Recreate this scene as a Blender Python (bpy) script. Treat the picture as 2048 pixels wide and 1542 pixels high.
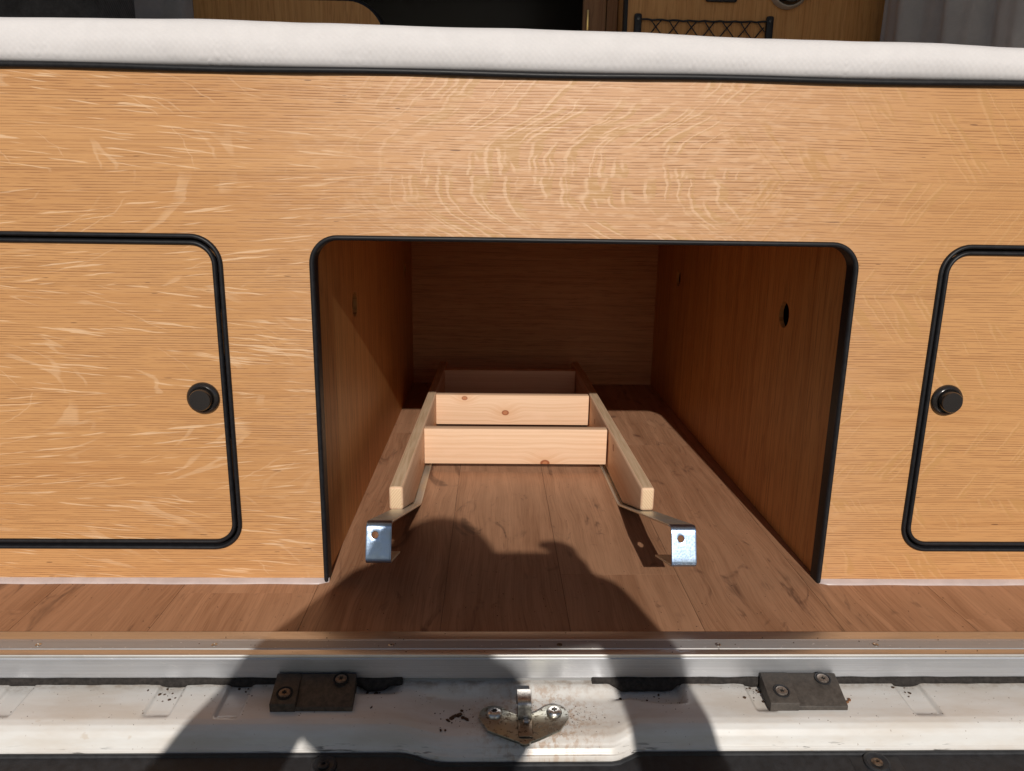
import bpy, bmesh, math, random
from mathutils import Vector, Matrix, noise as mnoise
random.seed(7)
SC = bpy.context.scene
COL = SC.collection
for o in list(bpy.data.objects):
    bpy.data.objects.remove(o)

# ------------------------------------------------------------------ camera
PITCH, YAW, ROLL = math.radians(13.6515), math.radians(1.571), math.radians(-0.8775)
FPX = 1513.94
CAM = Vector((0.0, -0.86, 0.4608))
fw = Vector((math.sin(YAW)*math.cos(PITCH), math.cos(YAW)*math.cos(PITCH), -math.sin(PITCH)))
rt = Vector((math.cos(YAW), -math.sin(YAW), 0))
dn = fw.cross(rt)
r2 = math.cos(ROLL)*rt + math.sin(ROLL)*dn
d2 = -math.sin(ROLL)*rt + math.cos(ROLL)*dn
cam = bpy.data.cameras.new('camera')
cam.sensor_width = 36.0
cam.lens = FPX/2048*36.0
cam.clip_start = 0.004
cam.clip_end = 500
camo = bpy.data.objects.new('camera', cam)
COL.objects.link(camo)
M = Matrix.Identity(4)
for i, v in enumerate((r2, -d2, -fw)):
    for j in range(3):
        M[j][i] = v[j]
M.translation = CAM
camo.matrix_world = M
SC.camera = camo

# ------------------------------------------------------------------ sky, sun, exposure
SUN = Vector((-0.041, 1.0, -0.519)).normalized()        # the way the light travels
ELEV = math.asin(-SUN.z)
w = bpy.data.worlds.new('World'); SC.world = w; w.use_nodes = True
nt = w.node_tree
sky = nt.nodes.new('ShaderNodeTexSky')
sky.sky_type = 'NISHITA'; sky.sun_disc = False
sky.sun_elevation = ELEV
sky.sun_rotation = math.radians(178.0)
sky.air_density = 1.0; sky.dust_density = 0.6; sky.ozone_density = 1.0
bg = nt.nodes['Background']; bg.inputs['Strength'].default_value = 0.058
nt.links.new(sky.outputs[0], bg.inputs[0])
sl = bpy.data.lights.new('sun', 'SUN'); sl.energy = 4.7; sl.angle = math.radians(0.53); sl.color = (1.0, 0.94, 0.86)
so = bpy.data.objects.new('sun', sl); COL.objects.link(so)
so.rotation_euler = (-SUN).to_track_quat('Z', 'Y').to_euler()
SC.view_settings.view_transform = 'Standard'
SC.view_settings.look = 'None'
SC.view_settings.gamma = 1.0
SC.view_settings.exposure = -0.42
SC.render.engine = 'CYCLES'
SC.cycles.max_bounces = 8
SC.cycles.diffuse_bounces = 7
SC.cycles.glossy_bounces = 4
SC.cycles.caustics_reflective = False
SC.cycles.caustics_refractive = False
SC.cycles.sample_clamp_indirect = 6.0

# ------------------------------------------------------------------ shader helper: python maths -> nodes
class S:
    """a socket (or number) with arithmetic that makes Math nodes"""
    def __init__(s, g, v): s.g, s.v = g, v
    def _m(s, op, *a, clamp=False):
        n = s.g.nodes.new('ShaderNodeMath'); n.operation = op; n.use_clamp = clamp
        for i, q in enumerate((s,)+a):
            q = q.v if isinstance(q, S) else q
            if isinstance(q, (int, float)): n.inputs[i].default_value = q
            else: s.g.links.new(q, n.inputs[i])
        return S(s.g, n.outputs[0])
    def __add__(s, o): return s._m('ADD', o)
    __radd__ = __add__
    def __sub__(s, o): return s._m('SUBTRACT', o)
    def __rsub__(s, o): return S(s.g, float(o))._m('SUBTRACT', s)
    def __mul__(s, o): return s._m('MULTIPLY', o)
    __rmul__ = __mul__
    def __truediv__(s, o): return s._m('DIVIDE', o)
    def abs(s): return s._m('ABSOLUTE')
    def floor(s): return s._m('FLOOR')
    def sqrt(s): return s._m('SQRT')
    def sin(s): return s._m('SINE')
    def frac(s): return s._m('FRACT')
    def pow(s, e): return s._m('POWER', e)
    def pingpong(s, e): return s._m('PINGPONG', e)
    def max(s, e): return s._m('MAXIMUM', e)
    def min(s, e): return s._m('MINIMUM', e)
    def step(s, a, b):                       # smoothstep from a to b
        n = s.g.nodes.new('ShaderNodeMapRange'); n.interpolation_type = 'SMOOTHSTEP'
        s.g.links.new(s.v, n.inputs[0])
        n.inputs[1].default_value = a; n.inputs[2].default_value = b
        return S(s.g, n.outputs[0])

class Mat:
    def __init__(m, name, rough=0.5, metal=0.0, spec=0.5, coat=0.0):
        m.mat = bpy.data.materials.new(name); m.mat.use_nodes = True
        m.g = m.mat.node_tree
        m.b = m.g.nodes['Principled BSDF']
        m.b.inputs['Roughness'].default_value = rough
        m.b.inputs['Metallic'].default_value = metal
        m.b.inputs['Specular IOR Level'].default_value = spec
        m.b.inputs['Coat Weight'].default_value = coat
        m.b.inputs['Coat Roughness'].default_value = 0.25
    def pos(m):
        n = m.g.nodes.new('ShaderNodeNewGeometry')
        q = m.g.nodes.new('ShaderNodeSeparateXYZ'); m.g.links.new(n.outputs['Position'], q.inputs[0])
        return [S(m.g, q.outputs[i]) for i in range(3)]
    def normal(m):
        n = m.g.nodes.new('ShaderNodeNewGeometry')
        q = m.g.nodes.new('ShaderNodeSeparateXYZ'); m.g.links.new(n.outputs['Normal'], q.inputs[0])
        return [S(m.g, q.outputs[i]) for i in range(3)]
    def rand(m):
        n = m.g.nodes.new('ShaderNodeObjectInfo'); return S(m.g, n.outputs['Random'])
    def vec(m, *a):
        n = m.g.nodes.new('ShaderNodeCombineXYZ')
        for i, q in enumerate(a):
            q = q.v if isinstance(q, S) else q
            if isinstance(q, (int, float)): n.inputs[i].default_value = q
            else: m.g.links.new(q, n.inputs[i])
        return n.outputs[0]
    def noise(m, x, y=0.0, z=0.0, detail=2.0, rough=0.5, dist=0.0):
        n = m.g.nodes.new('ShaderNodeTexNoise'); n.inputs['Scale'].default_value = 1.0
        n.inputs['Detail'].default_value = detail; n.inputs['Roughness'].default_value = rough
        n.inputs['Distortion'].default_value = dist
        m.g.links.new(m.vec(x, y, z), n.inputs['Vector'])
        return S(m.g, n.outputs[0])
    def voronoi(m, x, y=0.0, z=0.0):
        n = m.g.nodes.new('ShaderNodeTexVoronoi'); n.inputs['Scale'].default_value = 1.0
        m.g.links.new(m.vec(x, y, z), n.inputs['Vector'])
        return S(m.g, n.outputs['Distance'])
    def mix(m, f, a, b):
        n = m.g.nodes.new('ShaderNodeMix'); n.data_type = 'RGBA'
        f = f.v if isinstance(f, S) else f
        if isinstance(f, (int, float)): n.inputs[0].default_value = f
        else: m.g.links.new(f, n.inputs[0])
        for i, c in ((6, a), (7, b)):
            if isinstance(c, tuple): n.inputs[i].default_value = (*c, 1)
            else: m.g.links.new(c, n.inputs[i])
        return n.outputs[2]
    def color(m, c):
        if isinstance(c, tuple): m.b.inputs['Base Color'].default_value = (*c, 1)
        else: m.g.links.new(c, m.b.inputs['Base Color'])
    def rough(m, r): m.g.links.new(r.v, m.b.inputs['Roughness'])
    def bump(m, h, strength=0.3, dist=0.001):
        n = m.g.nodes.new('ShaderNodeBump'); n.inputs['Strength'].default_value = strength
        n.inputs['Distance'].default_value = dist
        m.g.links.new(h.v, n.inputs['Height']); m.g.links.new(n.outputs[0], m.b.inputs['Normal'])

# ------------------------------------------------------------------ materials
def oak_front():
    m = Mat('oak_veneer_front', rough=0.42, spec=0.4)
    x, y, z = m.pos()
    LEAF, Z0 = 0.1250, 0.2380
    t = (z - Z0).pingpong(LEAF)                     # book-matched leaves
    leaf = ((z - Z0)/LEAF).floor()
    wob = m.noise(x*2.6, z*6, detail=1)
    wob2 = m.noise(x*16, z*30, detail=1)
    zz = z + (wob - 0.5)*0.010 + (wob2 - 0.5)*0.0007
    # growth rings: long horizontal bands
    ring = m.noise(x*1.3, zz*120, leaf*3.7, detail=4, rough=0.65)
    broad = m.noise(x*2.2, zz*9, leaf*1.9, detail=2)
    col = m.mix(ring.step(0.3, 0.72), (0.565, 0.298, 0.124), (0.505, 0.250, 0.097))
    col = m.mix(broad.step(0.3, 0.7)*0.5, col, (0.595, 0.325, 0.138))
    # middle made paler: sun sheen on the panel put into the colour
    mid_sheen = 1.0 - ((x - 0.12).abs()).step(0.05, 0.45)
    col = m.mix(mid_sheen*0.60, col, (0.645, 0.390, 0.238))
    tone = m.noise(leaf*3.3, 0.5, 0.5, detail=0)
    col = m.mix(tone.step(0.3, 0.7)*0.22, col, (0.50, 0.255, 0.100))
    # fine, even pore lines lying along the grain, broken into dashes
    ph = zz*2150 + m.noise(x*2, zz*45, 3.0, detail=1)*7
    row = (ph/6.2832).floor()
    dash = m.noise(x*30.0, row*1.37, 1.5, detail=2, rough=0.55)
    pn = ph.sin().step(0.10, 0.95)*dash.step(0.34, 0.60)
    pore_zone = m.noise(x*2.4, zz*22, 4.1, detail=1).step(0.25, 0.7)
    pore = pn*(0.45 + pore_zone*0.55)
    col = m.mix(pore*0.78, col, (0.250, 0.100, 0.036))
    ln = m.noise(x*7, zz*250, 7.7, detail=2, rough=0.6).step(0.54, 0.66)
    col = m.mix(ln*0.22, col, (0.30, 0.128, 0.044))
    # silvery ray fleck: three families that follow the leaf
    wig = (m.noise(x*34, t*80, leaf*5.1, detail=2) - 0.5)*0.014
    def contour(phi, kp, along, ka, off, wd):
        n = m.noise(phi*kp, along*ka, leaf*2.3 + off, detail=1.0, rough=0.4)
        return 1.0 - (n - 0.5).abs().step(wd*0.35, wd)
    gate = m.noise(x*14, t*26, leaf*7 + 2.0, detail=1)
    # left: nested arcs opening to the left of each seam, and thin pale lenses
    xl = x + 0.66
    arc = (xl*xl*0.13 + t*t).sqrt() + wig*0.35
    fl = contour(arc, 62, x, 5, 1.0, 0.018)*(1.0 - x.step(-0.34, -0.14))*gate.step(0.44, 0.58)
    hv = t + x*0.10 + wig*0.22
    hz = m.noise(x*14, hv*330, leaf*1.7 + 5.5, detail=1.5).step(0.615, 0.675)*(1.0 - x.step(-0.26, 0.02))*gate.step(0.34, 0.48)
    pale = (fl*0.45 + hz*1.0).min(1.0)
    col = m.mix(pale*0.54, col, (0.82, 0.58, 0.37))
    # middle: upright zigzag flecks near the seam, slanting further off
    phc = x - t*0.9*t.step(0.02, 0.07) + wig*0.9
    cm = x.step(-0.22, 0.0)*(1.0 - x.step(0.22, 0.36))*m.noise(x*9, t*30, leaf*3 + 8.0, detail=1).step(0.38, 0.52)
    fc = contour(phc, 60, t, 11, 3.0, 0.050)*cm
    sh = contour(phc + 0.0036, 60, t, 11, 3.0, 0.056)*cm
    col = m.mix((sh - fc).max(0.0)*0.46, col, (0.78, 0.54, 0.345))
    col = m.mix(fc*0.75, col, (0.510, 0.295, 0.128))
    # right: slanting hairline flecks, mirrored leaf by leaf
    phr = x + t*0.75 + wig*0.5
    rm_ = x.step(0.18, 0.32)*m.noise(x*12, t*22, leaf*3 + 4.0, detail=1).step(0.42, 0.55)
    fr = contour(phr, 50, t, 6, 6.0, 0.034)*rm_
    fs_ = contour(phr + 0.0030, 50, t, 6, 6.0, 0.040)*rm_
    col = m.mix((fs_ - fr).max(0.0)*0.22, col, (0.70, 0.44, 0.22))
    col = m.mix(fr*0.60, col, (0.490, 0.262, 0.098))
    # bright ripple patches between pores in the middle
    rip = m.noise(x*55, zz*170, 2.2, detail=2).step(0.50, 0.66)*(1.0 - ((x - 0.10).abs()).step(0.12, 0.42))
    col = m.mix(rip*0.34, col, (0.75, 0.50, 0.315))
    # seams between leaves
    seam2 = (((z - Z0)/LEAF + 0.5).frac() - 0.5).abs().step(0.0, 0.008)
    col = m.mix((1.0 - seam2)*0.30, col, (0.30, 0.15, 0.06))
    # a few dark bruises
    br = m.noise(x*33, zz*260, 9.9, detail=1).step(0.765, 0.80)
    col = m.mix(br*0.75, col, (0.13, 0.055, 0.025))
    m.color(col)
    m.rough(0.36 + pore*0.2 + ring*0.06)
    m.bump(0.0 - pore*0.8 + ring*0.12 - ln*0.4, 0.35, 0.0006)
    return m.mat

def oak_plain(name, along, across, c1, c2, c3, fine=420, rough=0.5):
    """straight-grained oak; along/across = which world axes the grain runs"""
    m = Mat(name, rough=rough, spec=0.35)
    p = m.pos(); a, c = p[along], p[across]; r = m.rand()
    cc = c + (m.noise(a*4, c*9, r*9) - 0.5)*0.014
    ring = m.noise(a*1.4, cc*85, r*20, detail=4, rough=0.7)
    pn = m.noise(a*22, cc*fine, r*3, detail=2).step(0.52, 0.68)
    ln = m.noise(a*4, cc*240, r*7 + 3, detail=2).step(0.5, 0.7)
    col = m.mix(ring.step(0.3, 0.72), c1, c2)
    col = m.mix(pn*0.45, col, c3)
    col = m.mix(ln*0.40, col, c3)
    m.color(col); m.bump(0.0 - pn*0.7 + ring*0.2, 0.3, 0.0005)
    return m.mat

def vinyl_plank():
    m = Mat('vinyl_oak_floor', rough=0.40, spec=0.42)
    x, y, z = m.pos(); r = m.rand()
    xx = x + (m.noise(x*9, y*4, r*31) - 0.5)*0.030
    ring = m.noise(xx*70, y*2.4, r*40, detail=4, rough=0.65)
    fine = m.noise(xx*600, y*14, r*17, detail=2, rough=0.6)
    broad = m.noise(xx*14, y*3, r*9, detail=2)
    col = m.mix(ring.step(0.28, 0.72), (0.455, 0.245, 0.142), (0.290, 0.146, 0.080))
    col = m.mix(fine.step(0.44, 0.66)*0.60, col, (0.215, 0.098, 0.048))
    col = m.mix(broad.step(0.35, 0.75)*0.45, col, (0.490, 0.280, 0.168))
    col = m.mix((r - 0.5).abs()*0.5, col, (0.330, 0.165, 0.090))
    # smoky knots of the print
    k = m.noise(xx*26, y*9, r*13 + 4.0, detail=3, rough=0.7, dist=1.2).step(0.57, 0.74)
    col = m.mix(k*0.7, col, (0.085, 0.040, 0.026))
    # trodden-in grime and scuffs
    s = m.noise(x*60, y*60, 1.0, detail=4, rough=0.7).step(0.62, 0.76)
    col = m.mix(s*0.45, col, (0.07, 0.040, 0.028))
    m.color(col)
    sc = m.noise(x*18, y*18, 5.0, detail=4, rough=0.7)
    m.rough(0.33 + sc*0.22)
    m.bump(ring*0.3 - fine*0.5, 0.22, 0.0005)
    return m.mat

def pine(name, along, across, knots=()):
    m = Mat(name, rough=0.55, spec=0.3)
    p = m.pos(); r = m.rand()
    a, c, d = p[along], p[across], p[3-along-across]
    push = None
    kmask = None; kd = None
    for (kx, ky, kz, rad) in knots:
        dd = ((p[0]-kx)*(p[0]-kx)*0.55 + (p[1]-ky)*(p[1]-ky) + (p[2]-kz)*(p[2]-kz)).sqrt()
        q = (1.0 - dd.step(0.0, rad*5))
        push = q if push is None else push + q
        s = 1.0 - dd.step(rad*0.75, rad)
        kmask = s if kmask is None else kmask + s
        kd = dd if kd is None else kd.min(dd)
    cc = c + d*0.6 + (m.noise(a*6, c*14, r*9) - 0.5)*0.012
    if push is not None: cc = cc + push*0.014
    ring = (m.noise(a*0.8, cc*210, r*20, detail=2, rough=0.5))
    fine = m.noise(a*12, cc*700, r*5, detail=2)
    blot = m.noise(a*18, c*40, r*3 + d*20, detail=2)
    col = m.mix(ring.step(0.32, 0.70), (0.770, 0.535, 0.365), (0.690, 0.450, 0.285))
    col = m.mix(fine.step(0.5, 0.75)*0.35, col, (0.60, 0.37, 0.20))
    col = m.mix(blot.step(0.55, 0.80)*0.35, col, (0.82, 0.56, 0.40))
    if kmask is not None:
        col = m.mix(push.min(1.0)*0.35, col, (0.62, 0.33, 0.16))
        col = m.mix(kmask.min(1.0), col, m.mix((kd*900).sin().step(-0.5, 0.8), (0.30, 0.10, 0.045), (0.45, 0.19, 0.09)))
    m.color(col); m.bump(ring*0.5 + fine*0.4, 0.25, 0.0006)
    return m.mat

def end_grain():
    m = Mat('pine_end_grain', rough=0.65, spec=0.2)
    x, y, z = m.pos(); r = m.rand()
    d = ((x - 0.05)*(x - 0.05) + (z + 0.07)*(z + 0.07)).sqrt()
    g = (d*2100 + m.noise(x*80, z*80)*2).sin().step(-0.6, 0.9)
    n = m.noise(x*900, z*900, detail=1)
    m.color(m.mix(g*0.6, (0.74, 0.55, 0.36), m.mix(n, (0.55, 0.36, 0.20), (0.62, 0.42, 0.25))))
    return m.mat

def sawn_top():
    m = Mat('pine_sawn_edge', rough=0.7, spec=0.2)
    x, y, z = m.pos()
    saw = (y*1350 + m.noise(x*60, y*40)*4).sin()
    n = m.noise(x*240, y*14, detail=3)
    col = m.mix(n.step(0.3, 0.75), (0.60, 0.43, 0.28), (0.44, 0.29, 0.165))
    col = m.mix(saw.step(-0.3, 0.8)*0.40, col, (0.58, 0.47, 0.33))
    m.color(col); m.bump(saw*0.5 + n, 0.4, 0.0006)
    return m.mat

def plain(name, c, rough=0.5, metal=0.0, spec=0.5, var=0.0, scale=60, bump=0.0, bscale=900):
    m = Mat(name, rough=rough, metal=metal, spec=spec)
    x, y, z = m.pos()
    if var:
        n = m.noise(x*scale, y*scale, z*scale, detail=4, rough=0.65)
        m.color(m.mix(n.step(0.25, 0.78), tuple(q*(1-var) for q in c), tuple(min(1, q*(1+var)) for q in c)))
        m.rough(rough + (n - 0.5)*0.25)
    else: m.color(c)
    if bump:
        b = m.noise(x*bscale, y*bscale, z*bscale, detail=2)
        m.bump(b, bump, 0.0008)
    return m.mat

def brushed(name, c, rough, dirt=0.3):
    m = Mat(name, rough=rough, metal=1.0)
    x, y, z = m.pos()
    b = m.noise(x*6, y*1500, z*1500, detail=2, rough=0.6)
    s = m.noise(x*14, y*60, z*60, detail=4, rough=0.7)
    scr = m.noise(x*260 + z*700, z*260, y*300, detail=1).step(0.70, 0.76)
    col = m.mix(b.step(0.3, 0.75)*0.5, c, tuple(q*0.72 for q in c))
    col = m.mix(s.step(0.5, 0.8)*dirt, col, (0.33, 0.28, 0.24))
    col = m.mix(scr*0.35, col, (0.92, 0.92, 0.92))
    m.color(col); m.rough(rough - 0.08 + s*0.2); m.bump(b, 0.10, 0.0003)
    return m.mat

def zinc(name, tint, dirt=0.66, base=0.22):
    m = Mat(name, rough=0.30, metal=1.0)
    x, y, z = m.pos()
    sp = m.voronoi(x*420, y*420, z*420)
    b = m.noise(x*9, y*200, z*60, detail=3)
    rainbow = m.noise(x*50, y*30, z*50, detail=2)
    col = m.mix(rainbow.step(0.35, 0.7), tint, (tint[0]*1.05, tint[1]*0.99, tint[2]*0.86))
    col = m.mix(b.step(0.55, 0.8)*0.25, col, (0.45, 0.45, 0.44))
    d = m.noise(x*230, y*230, z*230, detail=3, rough=0.7).step(dirt, dirt+0.10)
    col = m.mix(d*0.75, col, (0.13, 0.085, 0.055))
    m.color(col); m.rough(base + sp*0.12 + d*0.3); m.bump(sp, 0.07, 0.0005)
    return m.mat

def van_paint():
    m = Mat('white_van_paint', rough=0.30, spec=0.5, coat=0.25)
    x, y, z = m.pos(); nx, ny, nz = m.normal()
    film = m.noise(x*9, y*30, z*30, detail=4, rough=0.65)
    specks = m.noise(x*330, y*330, z*200, detail=2, rough=0.6).step(0.70, 0.76)
    col = m.mix(film.step(0.36, 0.70)*0.62, (0.69, 0.68, 0.66), (0.56, 0.49, 0.415))
    grim = (1.0 - (y + 0.161).abs().step(0.0, 0.016))*m.noise(x*70, y*90, 6.0, detail=4, rough=0.7).step(0.40, 0.66)
    col = m.mix(grim*0.65, col, (0.30, 0.22, 0.16))
    blot = m.noise(x*38, y*60, z*60 + 9.0, detail=3, rough=0.6).step(0.66, 0.74)
    col = m.mix(blot*0.45, col, (0.50, 0.40, 0.30))
    # rust-brown dust gathered round the latch
    dx = ((x - 0.050)*(x - 0.050)*0.45 + (y + 0.205)*(y + 0.205)).sqrt()
    dust = (1.0 - dx.step(0.018, 0.062))*m.noise(x*150, y*150, 3.0, detail=4, rough=0.7).step(0.46, 0.62)
    col = m.mix(dust*0.75, col, (0.40, 0.25, 0.15))
    col = m.mix(specks*0.6, col, (0.24, 0.17, 0.12))
    # dark scuffs on the lower edge
    sc = m.noise(x*30, z*420, y*150, detail=3, rough=0.7).step(0.56, 0.62)*(1.0 - z.step(-0.054, -0.0485))*m.noise(x*11, 4.0, detail=1).step(0.47, 0.58)
    col = m.mix(sc*0.85, col, (0.035, 0.032, 0.032))
    m.color(col); m.rough(0.26 + film*0.30)
    m.bump(film, 0.06, 0.001)
    return m.mat

def fabric(name, c, warp=900, var=0.08, bump=0.35, rough=0.9, dots=False):
    m = Mat(name, rough=rough, spec=0.15)
    m.b.inputs['Sheen Weight'].default_value = 0.15
    x, y, z = m.pos()
    weave = (x*warp).sin()*((z + y)*warp).sin()
    n = m.noise(x*40, y*40, z*40, detail=4, rough=0.7)
    h = weave*0.25 + n*0.6
    if dots:
        v = m.voronoi(x*120, (y + z)*120)
        band = m.noise(x*9, 2.0).step(0.40, 0.60)*(1.0 - z.step(0.603, 0.626))
        h = h + (1.0 - v.step(0.0, 0.5))*band*1.8
    m.color(m.mix(n.step(0.3, 0.75), tuple(q*(1-var) for q in c), tuple(min(1, q*(1+var)) for q in c)))
    m.bump(h, bump, 0.0012)
    return m.mat

OAK = oak_front()
WALL_OAK = oak_plain('oak_side_wall', 2, 1, (0.68, 0.340, 0.112), (0.52, 0.230, 0.066), (0.27, 0.100, 0.026), fine=300)
BACK_OAK = oak_plain('oak_back_wall', 0, 2, (0.68, 0.370, 0.175), (0.56, 0.280, 0.122), (0.33, 0.145, 0.058), fine=380)
CAB_OAK = oak_plain('oak_cabinet', 2, 0, (0.70, 0.365, 0.130), (0.60, 0.285, 0.090), (0.42, 0.170, 0.050), fine=300)
DARK_OAK = oak_plain('dark_oak_post', 2, 0, (0.34, 0.170, 0.075), (0.28, 0.130, 0.055), (0.16, 0.070, 0.028), fine=300)
FLOOR = vinyl_plank()
RUBBER = plain('black_rubber', (0.011, 0.011, 0.013), rough=0.46, spec=0.28, var=0.25, scale=150)
SEAL = plain('grimy_seal', (0.030, 0.026, 0.024), rough=0.8, spec=0.2, var=0.5, scale=220, bump=0.5, bscale=500)
SILICONE = plain('pink_white_sealant', (0.52, 0.43, 0.41), rough=0.4, var=0.10, scale=40)
BLACKMET = plain('black_nickel', (0.020, 0.017, 0.016), rough=0.16, spec=0.7)
BLACKPL = plain('black_plastic', (0.022, 0.023, 0.026), rough=0.48, spec=0.4, var=0.3, scale=120, bump=0.25, bscale=1500)
DUSTY = plain('dusty_dark_plastic', (0.075, 0.064, 0.056), rough=0.6, spec=0.3, var=0.3, scale=150, bump=0.3, bscale=700)
WEDGE = plain('worn_black_plastic', (0.075, 0.054, 0.038), rough=0.55, spec=0.4, var=0.45, scale=190, bump=0.4, bscale=700)
ALU = brushed('aluminium_flange', (0.74, 0.72, 0.70), 0.42, 0.40)
ALU2 = brushed('aluminium_face', (0.70, 0.72, 0.76), 0.46, 0.25)
ALU3 = brushed('aluminium_oxidised', (0.40, 0.39, 0.39), 0.52, 0.5); ALU3.node_tree.nodes['Principled BSDF'].inputs['Metallic'].default_value = 0.35
STEEL = plain('screw_steel', (0.60, 0.58, 0.55), rough=0.32, metal=1.0, var=0.30, scale=400)
DULL = plain('dull_screw', (0.26, 0.22, 0.19), rough=0.5, metal=0.8, var=0.4, scale=400)
RUSTY = plain('rusty_screw', (0.20, 0.145, 0.105), rough=0.5, metal=0.8, var=0.45, scale=400)
SHADE_BLACK = plain('recess_shade', (0.010, 0.009, 0.008), rough=0.8)  # near-black that paints shade into screw sockets, door gaps and the store
ZINC_SKY = zinc('zinc_sky_tint', (0.40, 0.54, 0.80), dirt=0.70, base=0.26)  # passivated zinc, tint deepened to carry the sky's reflection
ZINCY = zinc('zinc_yellow', (0.66, 0.65, 0.58), base=0.34); ZINCY.node_tree.nodes['Principled BSDF'].inputs['Metallic'].default_value = 0.7
PAINT = van_paint()
LINING = plain('grey_van_lining', (0.30, 0.30, 0.30), rough=0.8)
MATTRESS = fabric('white_mattress_knit', (0.665, 0.645, 0.650), dots=True, var=0.03, bump=0.22)
CURTAIN = fabric('grey_curtain', (0.42, 0.405, 0.40), warp=1500, var=0.06)
CHARCOAL = fabric('charcoal_felt', (0.040, 0.040, 0.042), warp=700, var=0.35, bump=0.7)
BEIGE = plain('beige_webbing', (0.45, 0.41, 0.35), rough=0.7, var=0.1)
BRASS = plain('brass', (0.80, 0.58, 0.24), rough=0.3, metal=1.0)
GLOSSBLACK = plain('glossy_black_panel', (0.012, 0.012, 0.013), rough=0.25, spec=0.5)
RING = plain('beige_ring', (0.50, 0.43, 0.35), rough=0.4)
CRUMB = plain('dirt_crumb', (0.085, 0.050, 0.032), rough=0.9, spec=0.1, var=0.5, scale=300)
PALECRUMB = plain('straw_crumb', (0.50, 0.36, 0.22), rough=0.9, spec=0.1)
GROUND_BOUNCE = plain('bounce_ground', (0.20, 0.188, 0.168), rough=0.9, var=0.3, scale=40)  # unseen ground, tone chosen for the light it bounces into the van
PINE_X = pine('pine_crossbar', 0, 2, knots=((0.028, 0.628, 0.042, 0.0062), (0.094, 0.393, 0.017, 0.0070), (-0.055, 0.628, 0.072, 0.005)))
PINE_Y = pine('pine_rail', 1, 2, knots=((0.202, 0.56, 0.045, 0.006), (0.204, 0.345, 0.062, 0.007), (-0.118, 0.33, 0.040, 0.005)))
ENDG = end_grain()
SAWN = sawn_top()

# ------------------------------------------------------------------ mesh helpers
def link(name, me, mat=None, parent=None, smooth=False):
    o = bpy.data.objects.new(name, me); COL.objects.link(o)
    if mat:
        for q in (mat if isinstance(mat, (list, tuple)) else [mat]): me.materials.append(q)
    if parent: o.parent = parent
    if smooth:
        for p in me.polygons: p.use_smooth = True
    return o
def tag(o, label=None, cat=None, group=None, kind=None):
    if label: o['label'] = label
    if cat: o['category'] = cat
    if group: o['group'] = group
    if kind: o['kind'] = kind
    return o
def empty(name, label, cat, group=None):
    o = bpy.data.objects.new(name, None); COL.objects.link(o); o.empty_display_size = 0.05
    return tag(o, label, cat, group)
def from_bm(name, bm, mat, parent=None, smooth=False):
    me = bpy.data.meshes.new(name); bm.normal_update(); bm.to_mesh(me); bm.free()
    return link(name, me, mat, parent, smooth)
def shade_auto(o, ang=35):
    me = o.data
    for p in me.polygons: p.use_smooth = True
    bm = bmesh.new(); bm.from_mesh(me)
    for e in bm.edges:
        if len(e.link_faces) == 2 and e.calc_face_angle(0) > math.radians(ang): e.smooth = False
        elif len(e.link_faces) < 2: e.smooth = False
    bm.to_mesh(me); bm.free()
    return o
def bm_box(bm, lo, hi):
    v = [bm.verts.new((x, y, z)) for x in (lo[0], hi[0]) for y in (lo[1], hi[1]) for z in (lo[2], hi[2])]
    for f in ((0,1,3,2),(4,6,7,5),(0,4,5,1),(2,3,7,6),(0,2,6,4),(1,5,7,3)):
        bm.faces.new([v[i] for i in f])
    return v
def box(name, lo, hi, mat, parent=None, bev=0.0, seg=2):
    bm = bmesh.new(); bm_box(bm, lo, hi)
    if bev: bmesh.ops.bevel(bm, geom=list(bm.edges), offset=bev, segments=seg, affect='EDGES', profile=0.5)
    bmesh.ops.recalc_face_normals(bm, faces=bm.faces)
    o = from_bm(name, bm, mat, parent)
    return shade_auto(o) if bev else o
def curve_mesh(name, cu, mat, parent=None, smooth=True):
    t = bpy.data.objects.new('tmp', cu); COL.objects.link(t)
    dg = bpy.context.evaluated_depsgraph_get(); dg.update()
    me = bpy.data.meshes.new_from_object(t.evaluated_get(dg))
    bpy.data.objects.remove(t); bpy.data.curves.remove(cu)
    me.name = name; me.materials.clear()
    o = link(name, me, mat, parent)
    return shade_auto(o) if smooth else o
def tube(name, pts, r, mat, parent=None, cyclic=False, res=4):
    cu = bpy.data.curves.new('t', 'CURVE'); cu.dimensions = '3D'
    s = cu.splines.new('POLY'); s.points.add(len(pts)-1); s.use_cyclic_u = cyclic
    for p, q in zip(s.points, pts): p.co = (*q, 1)
    cu.bevel_depth = r; cu.bevel_resolution = res; cu.use_fill_caps = not cyclic
    return curve_mesh(name, cu, mat, parent)
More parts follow.
